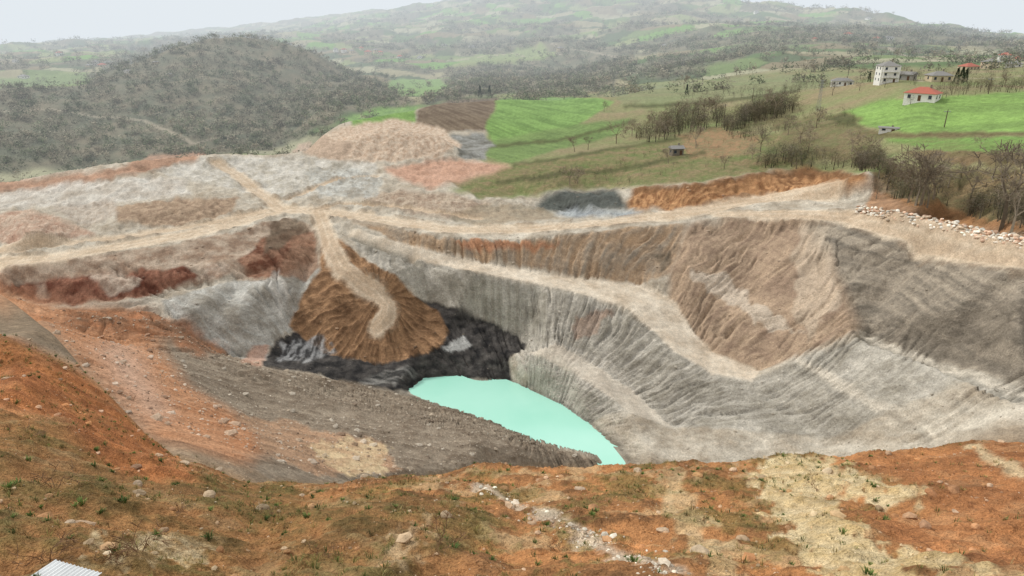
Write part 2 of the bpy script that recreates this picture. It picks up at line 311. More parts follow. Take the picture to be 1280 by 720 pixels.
# pit
paint([(436,276),(560,299),(650,301),(860,277),(840,340),(805,356),(740,350),(640,330),(520,311)],C(184,156,126),C(146,134,118),n=rill+n_mid*.5,r=.8)
paint([(560,300),(700,302),(690,312),(580,312)],C(184,126,90),op=.65,warp=.012)
paint([(860,277),(1000,270),(1060,300),(1100,400),(1000,445),(945,465),(880,440),(835,375),(838,340)],C(194,170,144),C(140,120,102),n=rill+strata*.6+n_sm*.3,r=.9,bl=3,warp=.01)
GW1,GW2=C(200,194,181),C(144,138,125)
gw=paint([(430,294),(520,324),(740,372),(815,410),(845,440),(940,476),(1000,448),(1080,420),(1400,520),(1400,570),(870,590),(783,579),(662,482),(655,425),(600,397),(530,372),(480,342)],GW1,GW2,n=rill*.8+n_mid*.7+n_sm*.3,r=1,bl=2)
paint([(1000,272),(1060,279),(1400,350),(1400,510),(1180,457),(1080,420),(1062,380),(1035,320)],C(176,164,146),C(114,107,96),n=rill*.5+strata*1.1,r=.9,bl=6,warp=.014)
paint([(1110,420),(1160,395),(1280,375),(1400,380),(1400,440),(1280,420),(1180,435)],C(94,87,78),C(140,130,115),op=.8,warp=.014,n=strata+n_sm*.4,bl=2)
paint([(720,400),(745,385),(765,390),(740,420),(715,425)],C(160,130,110),op=.6,warp=.012)
paint([(820,318),(835,310),(840,330),(825,342)],C(92,84,72),op=.7,warp=.01)
paint([(860,335),(900,340),(1000,420),(960,410),(880,360)],C(214,202,184),op=.6,warp=.015,n=rill2)
paint([(1000,280),(1030,285),(1045,380),(1010,430),(990,380)],C(204,188,166),op=.5,warp=.015,n=rill2)
paint([(640,440),(690,425),(760,450),(800,490),(760,500),(690,470),(650,470)],C(214,208,196),C(172,165,151),op=.8,n=rill2+n_sm*.5)
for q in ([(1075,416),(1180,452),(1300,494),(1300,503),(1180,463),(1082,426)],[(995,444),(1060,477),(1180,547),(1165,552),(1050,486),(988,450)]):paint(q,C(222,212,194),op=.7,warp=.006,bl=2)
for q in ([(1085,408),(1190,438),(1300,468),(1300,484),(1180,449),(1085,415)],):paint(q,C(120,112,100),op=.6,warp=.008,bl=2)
# left cut
cn=fbm(XX/6,YH/6,5,91,.65)*1.7
paint([(-60,336),(100,322),(200,309),(300,289),(360,273),(392,285),(392,326),(345,347),(310,362),(290,342),(200,366),(100,381),(20,384),(-60,380)],C(188,170,150),C(152,128,108),op=.95,n=cn,warp=.003)
paint([(-60,358),(60,349),(150,340),(230,333),(250,345),(200,365),(100,379),(20,382),(-60,380)],C(108,68,54),C(150,108,88),warp=.008,n=cn*1.2,r=.8)
paint([(300,325),(330,300),(375,285),(392,295),(392,326),(345,347),(312,345)],C(104,68,52),C(156,120,98),warp=.008,n=cn*1.2,r=.8)
paint([(110,345),(150,335),(175,352),(140,368)],C(200,184,166),C(166,144,126),warp=.01,n=cn)
paint([(40,352),(62,350),(70,372),(50,376)],C(190,170,150),C(150,120,104),warp=.01,n=cn,op=.7)
paint([(245,350),(262,330),(285,328),(280,345)],C(200,184,166),C(170,146,126),warp=.008,n=cn)
paint([(340,276),(372,272),(386,290),(350,310),(330,318)],C(126,110,92),C(96,82,68),warp=.006,n=cn,op=.85)
paint([(200,376),(290,350),(345,350),(400,335),(385,365),(372,405),(345,425),(325,452),(290,447),(228,412)],C(200,198,189),C(150,144,132),n=rill+n_mid,warp=.004,r=1)
paint([(335,350),(350,335),(365,370),(350,400),(340,380)],C(218,214,204),op=.6,warp=.01)
paint([(365,300),(392,290),(400,330),(385,350),(350,345)],C(138,102,80),C(158,130,108),op=.8)
# tongue, coal
paint([(326,462),(340,430),(380,408),(440,408),(500,370),(560,380),(602,394),(660,426),(636,450),(640,476),(595,474),(530,474),(510,491),(440,482),(400,468)],C(54,53,53,.7),C(98,94,90,.8),n=fbm(XX/3,YH/3,4,95)+strata*.3,warp=.004,bl=1,r=1)
az0,l0=hit(474,372,150)[:2];qx,qy=math.exp(l0)*math.sin(az0),math.exp(l0)*math.cos(az0)
tr=np.hypot(XX-qx,YY-qy);tst=fbm(np.arctan2(YY-qy,XX-qx)*9,tr/7,4,160,.6)
tg=paint([(362,408),(378,368),(400,335),(402,300),(425,300),(460,325),(500,350),(520,372),(545,388),(562,412),(550,434),(520,446),(480,454),(435,449),(405,440),(385,425)],C(174,138,104),C(108,82,60),n=tst*1.3+n_sm*.6,warp=.004,r=1)
paint([(350,430),(400,418),(420,440),(380,455),(345,450)],C(190,190,188),C(76,76,76),op=.8,n=fbm(XX/1.2,YY/5,4,96)*1.5+strata,warp=.012)
paint([(445,478),(500,458),(520,464),(490,480),(460,486)],C(150,148,142),C(70,70,68),op=.7,n=fbm(XX/5,YY/1.2,4,97)*1.5,warp=.012)
paint([(552,434),(580,420),(592,430),(566,438)],C(205,205,200),warp=.008,op=.8)
RP=C(226,214,194);RP2=C(194,178,156)
flat=paint([(440,287),(520,308),(600,327),(680,342),(740,349),(805,356),(842,375),(864,410),(890,440),(950,464),(940,477),(890,467),(843,440),(812,410),(785,386),(740,371),(680,357),(600,341),(520,325),(432,296)],RP,RP2,warp=.0025,op=.85,r=.25,n=n_mid+n_sm*.4)
f2=paint([(660,440),(695,430),(742,455),(792,490),(842,535),(880,572),(838,574),(812,545),(770,502),(718,467)],C(218,208,190),C(184,172,155),warp=.003,op=.75,r=.3,n=n_mid+n_sm*.4)
flat=np.maximum(flat,f2)
# near-left slope
lslope=region([(-80,330),(0,358),(30,373),(60,384),(190,390),(230,414),(325,459),(400,470),(505,493),(600,521),(750,579),(600,582),(520,596),(430,604),(300,598),(210,566),(160,522),(110,466),(60,407),(0,362)],.003,2,47)*(1-fg)
hid=ss(38,48,DD)*(1-ss(128,140,DD))
L2(hid,C(150,130,106),C(132,116,96),.5+n_mid)
slk=fbm((XX*.75+YY*.66)/14,(XX*.66-YY*.75)/2.5,5,120,.6)
L2(lslope,C(166,152,133),C(118,104,88),.5+n_mid*.5+n_sm*.8+slk*.4);rub=rub*(1-lslope)+lslope
paint([(-80,330),(0,358),(30,373),(60,384),(180,388),(200,430),(230,480),(300,520),(330,560),(300,598),(210,566),(160,522),(110,466),(60,407)],C(204,156,120),C(176,124,88),dmin=47,warp=.014,bl=9,n=slk+n_sm*.6)
paint([(60,384),(120,384),(190,389),(280,430),(260,450),(180,420),(100,410)],C(176,120,84),C(132,104,82),dmin=47,warp=.02,bl=3,op=.85,n=slk*.6+n_sm)
paint([(110,430),(160,430),(200,490),(215,530),(180,520)],C(214,184,162),dmin=47,warp=.012,bl=10,op=.6)
paint([(300,520),(360,530),(480,555),(500,590),(400,595),(330,570)],C(204,162,128),C(164,134,108),dmin=44,warp=.02,bl=2,op=.8,n=n_sm+slk)
paint([(380,560),(440,550),(490,560),(482,590),(430,596)],C(230,208,166),C(190,160,126),dmin=44,warp=.025,bl=1,op=.85,n=n_sm*1.3)
paint([(300,455),(325,460),(338,430),(318,432)],C(196,152,128),dmin=47,warp=.004,op=.7)
# foreground
t1=fbm(XX/1.6,YY/1.6,5,101,.6);t2=fbm(XX/5,YY/5,3,103);t3=fbm(XX/.35,YY/.35,3,105)
L2(fg,C(194,138,90),C(148,108,72),.4+t2*.9+t1*.5)
mixc(fg*ss(.1,.4,t1+.3*t3)*.6,C(108,80,54))
mixc(fg*ss(.12,.42,fbm(XX/2.4,YY/2.4,4,107)+.25*t3)*.65,C(208,176,132))
gm=fg*ss(.04,.32,fbm(XX/3,YY/3,4,109)+.3*t3)*ss(1.,.5,np.abs(AZ+.15))
mixc(gm*.5,C(124,118,70));grs=np.maximum(grs*(1-fg),gm)
paint([(-200,500),(60,520),(200,590),(420,612),(600,640),(560,740),(-200,760)],C(156,116,76),C(114,102,62),op=.6,warp=.03,bl=8,dmin=8,n=t1*1.3+t3*.4)
paint([(-200,360),(0,358),(60,405),(160,522),(260,600),(150,600),(60,520),(-200,470)],C(196,128,80),C(156,98,62),op=.8,warp=.02,bl=6,dmin=8,n=t1+t3*.3)
rub=rub*(1-fg)+1.0*fg
PY1,PY2=C(228,212,172),C(204,178,128)
paint([(940,580),(1025,568),(1060,590),(1175,622),(1110,628),(1050,612),(1040,645),(1110,690),(1260,722),(1040,730),(985,680),(955,630)],PY1,PY2,op=.85,warp=.045,bl=1,dmin=8,n=t1+t3*.5)
paint([(1040,568),(1290,552),(1400,560),(1400,740),(1250,720),(1120,680),(1060,640),(1180,625),(1080,585)],C(188,130,86),C(156,102,66),op=.7,warp=.03,bl=5,dmin=8,n=t2+t3*.5)
paint([(100,690),(180,665),(280,672),(250,700),(140,712)],PY1,C(160,132,92),op=.7,warp=.06,bl=1,dmin=8,n=t1+t3)
paint([(830,582),(850,585),(900,680),(930,725),(890,725),(830,640)],PY1,PY2,op=.5,warp=.05,bl=2,dmin=8,n=t1)
paint([(470,715),(500,680),(530,650),(545,660),(500,715)],C(205,178,140),op=.6,warp=.05,bl=2,dmin=8)
wd=pathdist([(596,606),(640,628),(700,652),(760,680),(840,716)])
mixc(ss(.5,.0,wd+.5*t1+.2*t3)*fg*.75,C(214,200,178))
wd2=pathdist([(1215,560),(1240,575),(1290,600)])
mixc(ss(.5,.1,wd2+.3*t1)*fg*.6,PY1)
# roads
ROADS=[([(-60,338),(0,328),(70,322),(150,308),(230,295),(300,278),(350,262),(400,264),(480,276),(560,287),(650,288),(760,279),(860,267),(940,252),(1010,240),(1035,238)],4.2),
([(-40,315),(60,308),(140,298),(240,284),(330,264)],2.3),([(350,262),(338,252),(318,238),(296,218),(270,204)],2.8),
([(398,264),(406,285),(412,305),(428,335),(450,352),(472,366),(486,382),(484,394),(472,408)],2.7),([(900,268),(980,266),(1060,271),(1150,290),(1300,326)],2.3),
([(400,262),(430,255),(520,262),(600,275)],1.3),([(360,250),(420,225),(470,222)],1.6)]
roadm=np.zeros((NR,NA));ruts=np.zeros((NR,NA));berm=np.zeros((NR,NA))
n_rd=fbm(XX/6,YY/6,4,151)
for pl,w in ROADS:
    dd=pathdist(pl,150);m=ss(w*1.25,w*.7,dd+n_rd*w*.35+n_sm*.5);roadm=np.maximum(roadm,m)
    L2(m*.85,C(220,204,180),C(192,172,146),.5+n_mid*.8+n_sm*.5)
    for off in(.22,.5):
        q=ss(.6,.15,np.abs(dd-w*off)+.2*n_sm)*m;mixc(q*.4,C(172,148,122));ruts=np.maximum(ruts,q)
    q=ss(.9,.2,np.abs(dd-w*1.12)+.5*n_sm)*ss(-.3,.3,n_rd+n_mid);berm=np.maximum(berm,q);mixc(q*.45,C(146,126,104))
for pl,w in (([(0,142),(60,143),(180,150),(215,165),(240,180),(300,172)],4.),([(920,10),(955,18)],8.),([(1090,60),(1130,68),(1175,76)],5.),([(1120,98),(1150,102),(1280,95)],3.),([(690,60),(760,72),(820,70)],6.),([(560,75),(640,66),(700,70)],6.)):
    dd=pathdist(pl,300);mixc(ss(w,w*.5,dd)*.6,C(178,166,146));forest*=1-ss(w*1.6,w,dd)
flat=np.maximum(flat,roadm)
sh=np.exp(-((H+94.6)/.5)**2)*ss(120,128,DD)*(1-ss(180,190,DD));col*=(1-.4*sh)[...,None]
pit=ss(120,135,DD)*(1-ss(225,250,DD))
steep=ss(.3,.55,slope)*ss(118,130,DD)*(1-ss(235,260,DD))*(1-.95*flat)
col*=(1+(.14*rill2*pit+.10*rill*pit+.20*strata*pit)*(1-flat))[...,None]
col*=(1-.28*gul*steep)[...,None]
col*=(1+.17*n_sm)[...,None]
# ---------------------------------------------------------------- relief
mid=ss(50,80,DD)*(1-ss(300,360,DD))
R=H.copy()
R+=(rill*.8+rill2*.4-np.abs(rill)*.7-gul*.8)*steep*(1-tg)
R+=tg*(1-roadm)*tst*1.0
und=ss(-94.2,-92,H)
R+=mid*(1-flat)*(n_mid*.42+n_sm*.18+n_big*.6)*np.where(DD>110,und,1)
R+=mid*(1-flat)*(.8-1.8*np.abs(fbm(XX/7,YY/7,4,131)))*ss(222,235,DD)*(1-grs)
R+=berm*.4*(1-roadm)*mid-ruts*.12
R+=lslope*slk*.45
R+=fg*ss(9,12,DD)*(t2*.35+t1*.24+n_n2*.12+t3*.05)
R+=ss(330,420,DD)*(1-ss(700,900,DD))*n_big*.8
R+=ss(600,900,DD)*fbm(XX/240,YY/240,5,141)*14*np.clip(DD/1500,0,2.2)
Hs=R;Tg=-Hs/DD
print('grid time',time.time()-T0)
# ---------------------------------------------------------------- mesh helpers
def mkmesh(name,v,f,cols=None,extra=None,smooth=False):
    me=bpy.data.meshes.new(name);v=np.asarray(v,np.float32);f=np.asarray(f,np.int32);k=f.shape[1]
    me.vertices.add(len(v));me.vertices.foreach_set('co',v.ravel())
    me.loops.add(f.size);me.loops.foreach_set('vertex_index',f.ravel())
    me.polygons.add(len(f));me.polygons.foreach_set('loop_start',np.arange(0,f.size,k,dtype=np.int32))
    try:me.polygons.foreach_set('loop_total',np.full(len(f),k,np.int32))
    except Exception:pass
    me.update(calc_edges=True)
    if cols is not None:
        a=me.attributes.new('Col','FLOAT_COLOR','POINT');c=np.ones((len(v),4),np.float32);c[:,:3]=np.clip(cols,0.003,.9);a.data.foreach_set('color',c.ravel())
    for n,arr in (extra or {}).items():
        a=me.attributes.new(n,'FLOAT','POINT');a.data.foreach_set('value',np.asarray(arr,np.float32).ravel())
    me.polygons.foreach_set('use_smooth',np.full(len(f),smooth))
    return me
def addob(name,me,mat=None,parent=None,loc=None,rotz=0,scale=1):
    o=bpy.data.objects.new(name,me);scene.collection.objects.link(o)
    if mat and me is not None and not me.materials:me.materials.append(mat)
    if parent:o.parent=parent
    if loc is not None:o.location=loc
    o.rotation_euler[2]=rotz
    if scale!=1:o.scale=(scale,)*3
    return o
class NT:
    def __init__(s,name):
        s.m=bpy.data.materials.new(name);s.m.use_nodes=True;s.t=s.m.node_tree;s.n=s.t.nodes;s.n.clear()
        s.out=s.N('ShaderNodeOutputMaterial');s.b=s.N('ShaderNodeBsdfPrincipled');s.l(s.b.outputs[0],s.out.inputs[0])
        s.b.inputs['Specular IOR Level'].default_value=.2;s.b.inputs['Roughness'].default_value=.9
    def N(s,t,**k):
        n=s.n.new(t)
        for a,b in k.items():setattr(n,a,b)
        return n
    def l(s,a,b):s.t.links.new(a,b)
    def noise(s,sc,det=4,ro=.6,vec=None):
        n=s.N('ShaderNodeTexNoise');n.inputs['Scale'].default_value=sc;n.inputs['Detail'].default_value=det;n.inputs['Roughness'].default_value=ro
        if vec is not None:s.l(vec,n.inputs['Vector'])
        return n.outputs['Fac']
    def rng(s,x,a,b,c,d):
        n=s.N('ShaderNodeMapRange');n.inputs[1].default_value=a;n.inputs[2].default_value=b;n.inputs[3].default_value=c;n.inputs[4].default_value=d;s.l(x,n.inputs[0]);return n.outputs[0]
    def math(s,op,a,b):
        n=s.N('ShaderNodeMath',operation=op)
        for i,x in enumerate((a,b)):
            if isinstance(x,(int,float)):n.inputs[i].default_value=x
            else:s.l(x,n.inputs[i])
        return n.outputs[0]
    def scalec(s,c,f):
        n=s.N('ShaderNodeVectorMath',operation='SCALE');s.l(c,n.inputs[0]);s.l(f,n.inputs['Scale']);return n.outputs[0]
def attr_mat(name,rough=.9,nscale=3.,amt=.25,bump=.3,bscale=None):
    m=NT(name);a=m.N('ShaderNodeAttribute',attribute_name='Col');tc=m.N('ShaderNodeTexCoord').outputs['Object']
    f=m.rng(m.noise(nscale,2,.6,tc),.25,.75,1-amt,1+amt);m.l(m.scalec(a.outputs['Color'],f),m.b.inputs['Base Color'])
    m.b.inputs['Roughness'].default_value=rough
    if bump:
        b=m.N('ShaderNodeBump');b.inputs['Strength'].default_value=bump;b.inputs['Distance'].default_value=.05;m.l(m.noise(bscale or nscale*2,3,.6,tc),b.inputs['Height']);m.l(b.outputs[0],m.b.inputs['Normal'])
    return m.m
def plain(name,c,rough=.8,amt=.12,ns=2.,spec=.3):
    m=NT(name);tc=m.N('ShaderNodeTexCoord').outputs['Object']
    r=m.N('ShaderNodeRGB');r.outputs[0].default_value=(*c,1)
    m.l(m.scalec(r.outputs[0],m.rng(m.noise(ns,4,.6,tc),.25,.75,1-amt,1+amt)),m.b.inputs['Base Color']);m.b.inputs['Roughness'].default_value=rough;m.b.inputs['Specular IOR Level'].default_value=spec
    return m.m
# terrain material
g=NT('earth_ground');tc=g.N('ShaderNodeTexCoord').outputs['Object']
ca=g.N('ShaderNodeAttribute',attribute_name='Col').outputs['Color'];ra=g.N('ShaderNodeAttribute',attribute_name='rub').outputs['Fac'];ga=g.N('ShaderNodeAttribute',attribute_name='near').outputs['Fac']
nA=g.noise(.6,5,.75,tc);nB=g.noise(2.6,4,.75,tc);nC=g.noise(16,3,.65,tc)
f=g.math('MULTIPLY',g.rng(nA,.3,.7,.78,1.22),g.rng(nB,.3,.7,.72,1.28));f2=g.rng(nC,.3,.7,.66,1.32)
mx=g.N('ShaderNodeMix');g.l(ga,mx.inputs[0]);mx.inputs[2].default_value=1;g.l(f2,mx.inputs[3])
f=g.math('MULTIPLY',f,mx.outputs[0])
vo=g.N('ShaderNodeTexVoronoi');vo.inputs['Scale'].default_value=1.1;g.l(tc,vo.inputs['Vector'])
vr=g.N('ShaderNodeTexVoronoi');vr.inputs['Scale'].default_value=16.;g.l(tc,vr.inputs['Vector'])
peb=g.math('MULTIPLY',g.rng(vr.outputs['Distance'],.12,.32,1,0),g.math('MULTIPLY',g.rng(nB,.45,.65,0,1),ga))
peb2=g.math('MULTIPLY',g.rng(vo.outputs['Distance'],.15,.4,1,0),g.math('MULTIPLY',g.rng(nA,.42,.62,0,1),g.math('MULTIPLY',ra,g.math('SUBTRACT',1,ga))))
f=g.math('MULTIPLY',f,g.math('ADD',1,g.math('ADD',g.math('MULTIPLY',peb,.55),g.math('MULTIPLY',peb2,.25))))
g.l(g.scalec(ca,f),g.b.inputs['Base Color']);g.b.inputs['Roughness'].default_value=.95;g.b.inputs['Specular IOR Level'].default_value=.1
hh=g.math('ADD',g.math('MULTIPLY',nA,.45),g.math('ADD',g.math('MULTIPLY',nB,.2),g.math('MULTIPLY',g.math('MULTIPLY',nC,ga),.08)))
hh=g.math('ADD',hh,g.math('ADD',g.math('MULTIPLY',peb,.03),g.math('MULTIPLY',peb2,.14)))
b=g.N('ShaderNodeBump');b.inputs['Distance'].default_value=1.;g.l(hh,b.inputs['Height']);g.l(ra,b.inputs['Strength']);g.l(b.outputs[0],g.b.inputs['Normal'])
idx=np.arange(NR*NA).reshape(NR,NA)
quads=np.stack([idx[:-1,:-1],idx[:-1,1:],idx[1:,1:],idx[1:,:-1]],-1).reshape(-1,4)
rub=rub*np.clip(1-ss(230,420,DD)*.6,0,1)*(1-.6*flat)
me=mkmesh('terrain',np.stack([XX,YY,R],-1).reshape(-1,3),quads,np.clip(col,.01,.85).reshape(-1,3),{'rub':np.clip(rub,.08,1),'near':ss(60,30,DD)},True)
addob('terrain',me,g.m)
def gp(u,v,dmin=8):
    a,l,i,j=hit(u,v,dmin);d=math.exp(l);return Vector((d*math.sin(a),d*math.cos(a),Hs[i,j]))
def hz(x,y):
    l=np.log(np.hypot(x,y));a=np.arctan2(x,y);j=np.clip(np.rint(np.interp(a,az_g,np.arange(NA))).astype(int),0,NA-1)
    lo=np.zeros(len(l),int);hi=np.full(len(l),NR-1)
    for _ in range(12):
        m=(lo+hi)//2;c=LN[m,j]<=l;lo=np.where(c,m,lo);hi=np.where(c,hi,m)
    i=np.clip(lo,0,NR-2);s=np.clip((l-LN[i,j])/(LN[i+1,j]-LN[i,j]+1e-12),0,1)
    return Hs[i,j]*(1-s)+Hs[i+1,j]*s,i,j
# water
wm=NT('turquoise_water');tc=wm.N('ShaderNodeTexCoord').outputs['Object']
r=wm.N('ShaderNodeMix',data_type='RGBA');r.inputs[6].default_value=(*C(156,220,198,.92),1);r.inputs[7].default_value=(*C(184,234,216,.92),1);wm.l(wm.noise(.06,3,.5,tc),r.inputs[0]);wm.l(r.outputs[2],wm.b.inputs['Base Color'])
wm.b.inputs['Roughness'].default_value=.12;wm.b.inputs['Specular IOR Level'].default_value=.4
bb=wm.N('ShaderNodeBump');bb.inputs['Strength'].default_value=.05;bb.inputs['Distance'].default_value=.1;wm.l(wm.noise(1.2,3,.5,tc),bb.inputs['Height']);wm.l(bb.outputs[0],wm.b.inputs['Normal'])
wv=[(-45,172,-95),(-38,150,-95),(-5,125,-95),(20,118,-95),(30,122,-95),(32,136,-95),(15,172,-95),(-10,185,-95)]
m2=bpy.data.meshes.new('water');m2.from_pydata(wv,[],[list(range(8))]);m2.update();addob('water',m2,wm.m)
# ---------------------------------------------------------------- scatter
def ico(n=1):
    import bmesh
    bm=bmesh.new();bmesh.ops.create_icosphere(bm,subdivisions=n,radius=1);v=np.array([x.co[:] for x in bm.verts]);f=np.array([[q.index for q in x.verts] for x in bm.faces]);bm.free();return v,f
def scatter(name,tmpl,pos,sc,rot,cols,mat,smooth=False):
    pos=np.asarray(pos);n=len(pos);sc=np.asarray(sc)
    if sc.ndim==1:sc=np.repeat(sc[:,None],3,1)
    ch=rng.integers(0,len(tmpl),n);VV=[];FF=[];CC=[];base=0
    for k,(v,f,s) in enumerate(tmpl):
        q=np.nonzero(ch==k)[0]
        if not len(q):continue
        c,si=np.cos(rot[q]),np.sin(rot[q]);p=v[None]*sc[q][:,None,:]
        x=p[...,0]*c[:,None]-p[...,1]*si[:,None];y=p[...,0]*si[:,None]+p[...,1]*c[:,None]
        p=np.stack([x,y,p[...,2]],-1)+pos[q][:,None,:]
        VV.append(p.reshape(-1,3));FF.append((f[None]+(np.arange(len(q))*len(v))[:,None,None]+base).reshape(-1,f.shape[1]));base+=len(q)*len(v)
        CC.append((cols[q][:,None,:]*s[None,:,None]).reshape(-1,3))
    return addob(name,mkmesh(name,np.concatenate(VV),np.concatenate(FF),np.concatenate(CC),None,smooth),mat)
def rock_t(k,sub=2):
    v,f=ico(sub);o=[]
    for i in range(k):
        w=v.copy()
        for _ in range(9):
            d=rng.normal(size=3);d/=np.linalg.norm(d);t=.55+.3*rng.random();pr=w@d;w-=np.outer(np.maximum(pr-t,0)*.92,d)
        w*=np.array([1,.8,.6])*(1+rng.normal(size=3)*.12);w+=rng.normal(size=w.shape)*.025
        o.append((w,f,np.ones(len(w))))
    return o
rocks2=rock_t(7,2);rocks1=rock_t(6,1)
rock_m=attr_mat('rock',.95,6,.3,.6,18)
def sect(n,d0,d1,a0,a1,power=2):
    u=rng.random(n);d=np.sqrt(d0*d0+(d1*d1-d0*d0)*u) if power==2 else np.exp(np.log(d0)+(math.log(d1)-math.log(d0))*u)
    a=rng.uniform(a0,a1,n);return d*np.sin(a),d*np.cos(a)
def rcols(n,cs):
    cs=np.array(cs);return cs[rng.integers(0,len(cs),n)]*(1+rng.normal(size=(n,1))*.18)
RC=[C(178,136,100),C(160,116,82),C(196,176,150),C(150,134,114),C(184,138,94),C(200,186,164)]
x,y=sect(18000,10.5,46,-.9,.9);cl=fbm(x/2,y/2,3,301);k=rng.random(len(x))<.4+cl*1.3;x=x[k];y=y[k];z,i,j=hz(x,y)
s=np.clip(.02*rng.pareto(2.3,len(x))+.018,0,.22)
scatter('scattered_rocks',rocks1,np.stack([x,y,z+s*.2],-1),s,rng.uniform(0,6.3,len(x)),rcols(len(x),RC)*.55+col[i,j]*.6,rock_m)
x,y=sect(170,13,44,-.85,.85);z,i,j=hz(x,y);s=rng.uniform(.09,.28,170)
scatter('large_stones',rocks2,np.stack([x,y,z+s*.1],-1),s,rng.uniform(0,6.3,len(x)),rcols(len(x),RC)*.65+col[i,j]*.35,rock_m)
pp=[gp(*q) for q in dens([(596,606),(640,628),(700,652),(760,680),(840,716)],False,3)]
pp=np.array([p[:] for p in pp for _ in range(5)]);pp[:,:2]+=rng.normal(size=(len(pp),2))*.26;k=fbm(pp[:,0]*1.3,pp[:,1]*1.3,2,333)>-.12;pp=pp[k];z,i,j=hz(pp[:,0],pp[:,1]);s=np.clip(.03+.035*rng.pareto(2.3,len(pp)),0,.2);pp[:,2]=z+s*.1
scatter('pale_stone_vein',rocks1,pp,s,rng.uniform(0,6.3,len(pp)),rcols(len(pp),[C(205,192,172),C(180,162,140),C(218,210,192)]),rock_m)
x,y=sect(20000,55,178,-.72,.12);z,i,j=hz(x,y);k=(lslope[i,j]>.5)&(rng.random(len(x))<.5+slk[i,j]);x,y,z,i,j=x[k],y[k],z[k],i[k],j[k];s=np.clip(.10+.09*rng.pareto(2.4,len(x)),0,.8)
scatter('slope_rubble',rocks1,np.stack([x,y,z],-1),s,rng.uniform(0,6.3,len(x)),rcols(len(x),[C(176,162,142),C(112,98,84),C(205,195,178)])*.65+col[i,j]*.35,rock_m)
x,y=sect(14000,125,250,-.7,.72);z,i,j=hz(x,y);k=(z>-94)&(rng.random(len(x))<.5)&(flat[i,j]<.2);x,y,z,i,j=x[k],y[k],z[k],i[k],j[k];s=np.clip(.1+.1*rng.pareto(2.6,len(x)),0,.8)
scatter('pit_rubble',rocks1,np.stack([x,y,z],-1),s,rng.uniform(0,6.3,len(x)),rcols(len(x),[C(150,140,125)])*.3+col[i,j]*.7,rock_m)
pw=[gp(*q) for q in dens([(1072,270),(1110,277),(1160,287),(1210,299),(1290,317),(1380,340)],False,4)]
bp=[];bs=[]
for p in pw:
    for lay in range(4):
        for _ in range(2):
            r=rng.uniform(.4,.75);dirn=Vector((p.x,p.y,0)).normalized()
            q=p+dirn*(1.1+.45*lay)+Vector((rng.normal()*.3,rng.normal()*.3,0));bp.append((q.x,q.y,p.z+.4+.55*lay+rng.normal()*.12));bs.append(r)
bp=np.array(bp);bs=np.array(bs)
scatter('boulder_wall',rocks2,bp,bs,rng.uniform(0,6.3,len(bp)),rcols(len(bp),[C(228,216,198),C(208,188,164),C(234,228,214),C(218,184,158)]),rock_m)
def tuft_t(nb,h,w,sp):
    v=[];f=[];s=[]
    for b_ in range(nb):
        a=rng.uniform(0,6.28);r0=rng.uniform(0,sp);hh_=h*rng.uniform(.5,1.1);ln=rng.uniform(.2,.9)*hh_
        p0=np.array([r0*math.cos(a),r0*math.sin(a),-.03]);dv=np.array([math.cos(a),math.sin(a),0]);pe=np.array([-dv[1],dv[0],0])*w
        mid_=p0+dv*ln*.4+np.array([0,0,hh_*.65]);tip=p0+dv*ln+np.array([0,0,hh_])
        k=len(v);v+=[p0-pe,p0+pe,mid_+pe*.7,mid_-pe*.7,tip];f+=[[k,k+1,k+2],[k,k+2,k+3],[k+3,k+2,k+4]];s+=[.6,.6,1,1,1.25]
    return np.array(v),np.array(f),np.array(s)
veg_m=attr_mat('grass_blades',.8,4,.2,0)
x,y=sect(22000,10.5,46,-.9,.9);z,i,j=hz(x,y);k=rng.random(len(x))<(grs[i,j]*.75+.03);x,y,z=x[k],y[k],z[k];n=len(x)
scatter('grass_tufts',[tuft_t(16,.14,.008,.10) for _ in range(5)],np.stack([x,y,z],-1),rng.uniform(.4,1.2,n),rng.uniform(0,6.3,n),rcols(n,[C(140,136,78),C(112,120,64),C(168,152,102),C(156,128,88),C(100,110,60)]),veg_m)
x,y=sect(520,11,44,-.8,.6);z,i,j=hz(x,y);n=len(x)
scatter('green_weeds',[tuft_t(40,.16,.018,.14) for _ in range(4)],np.stack([x,y,z],-1),rng.uniform(.3,.9,n),rng.uniform(0,6.3,n),rcols(n,[C(104,126,64),C(116,132,72),C(90,110,58)]),veg_m)
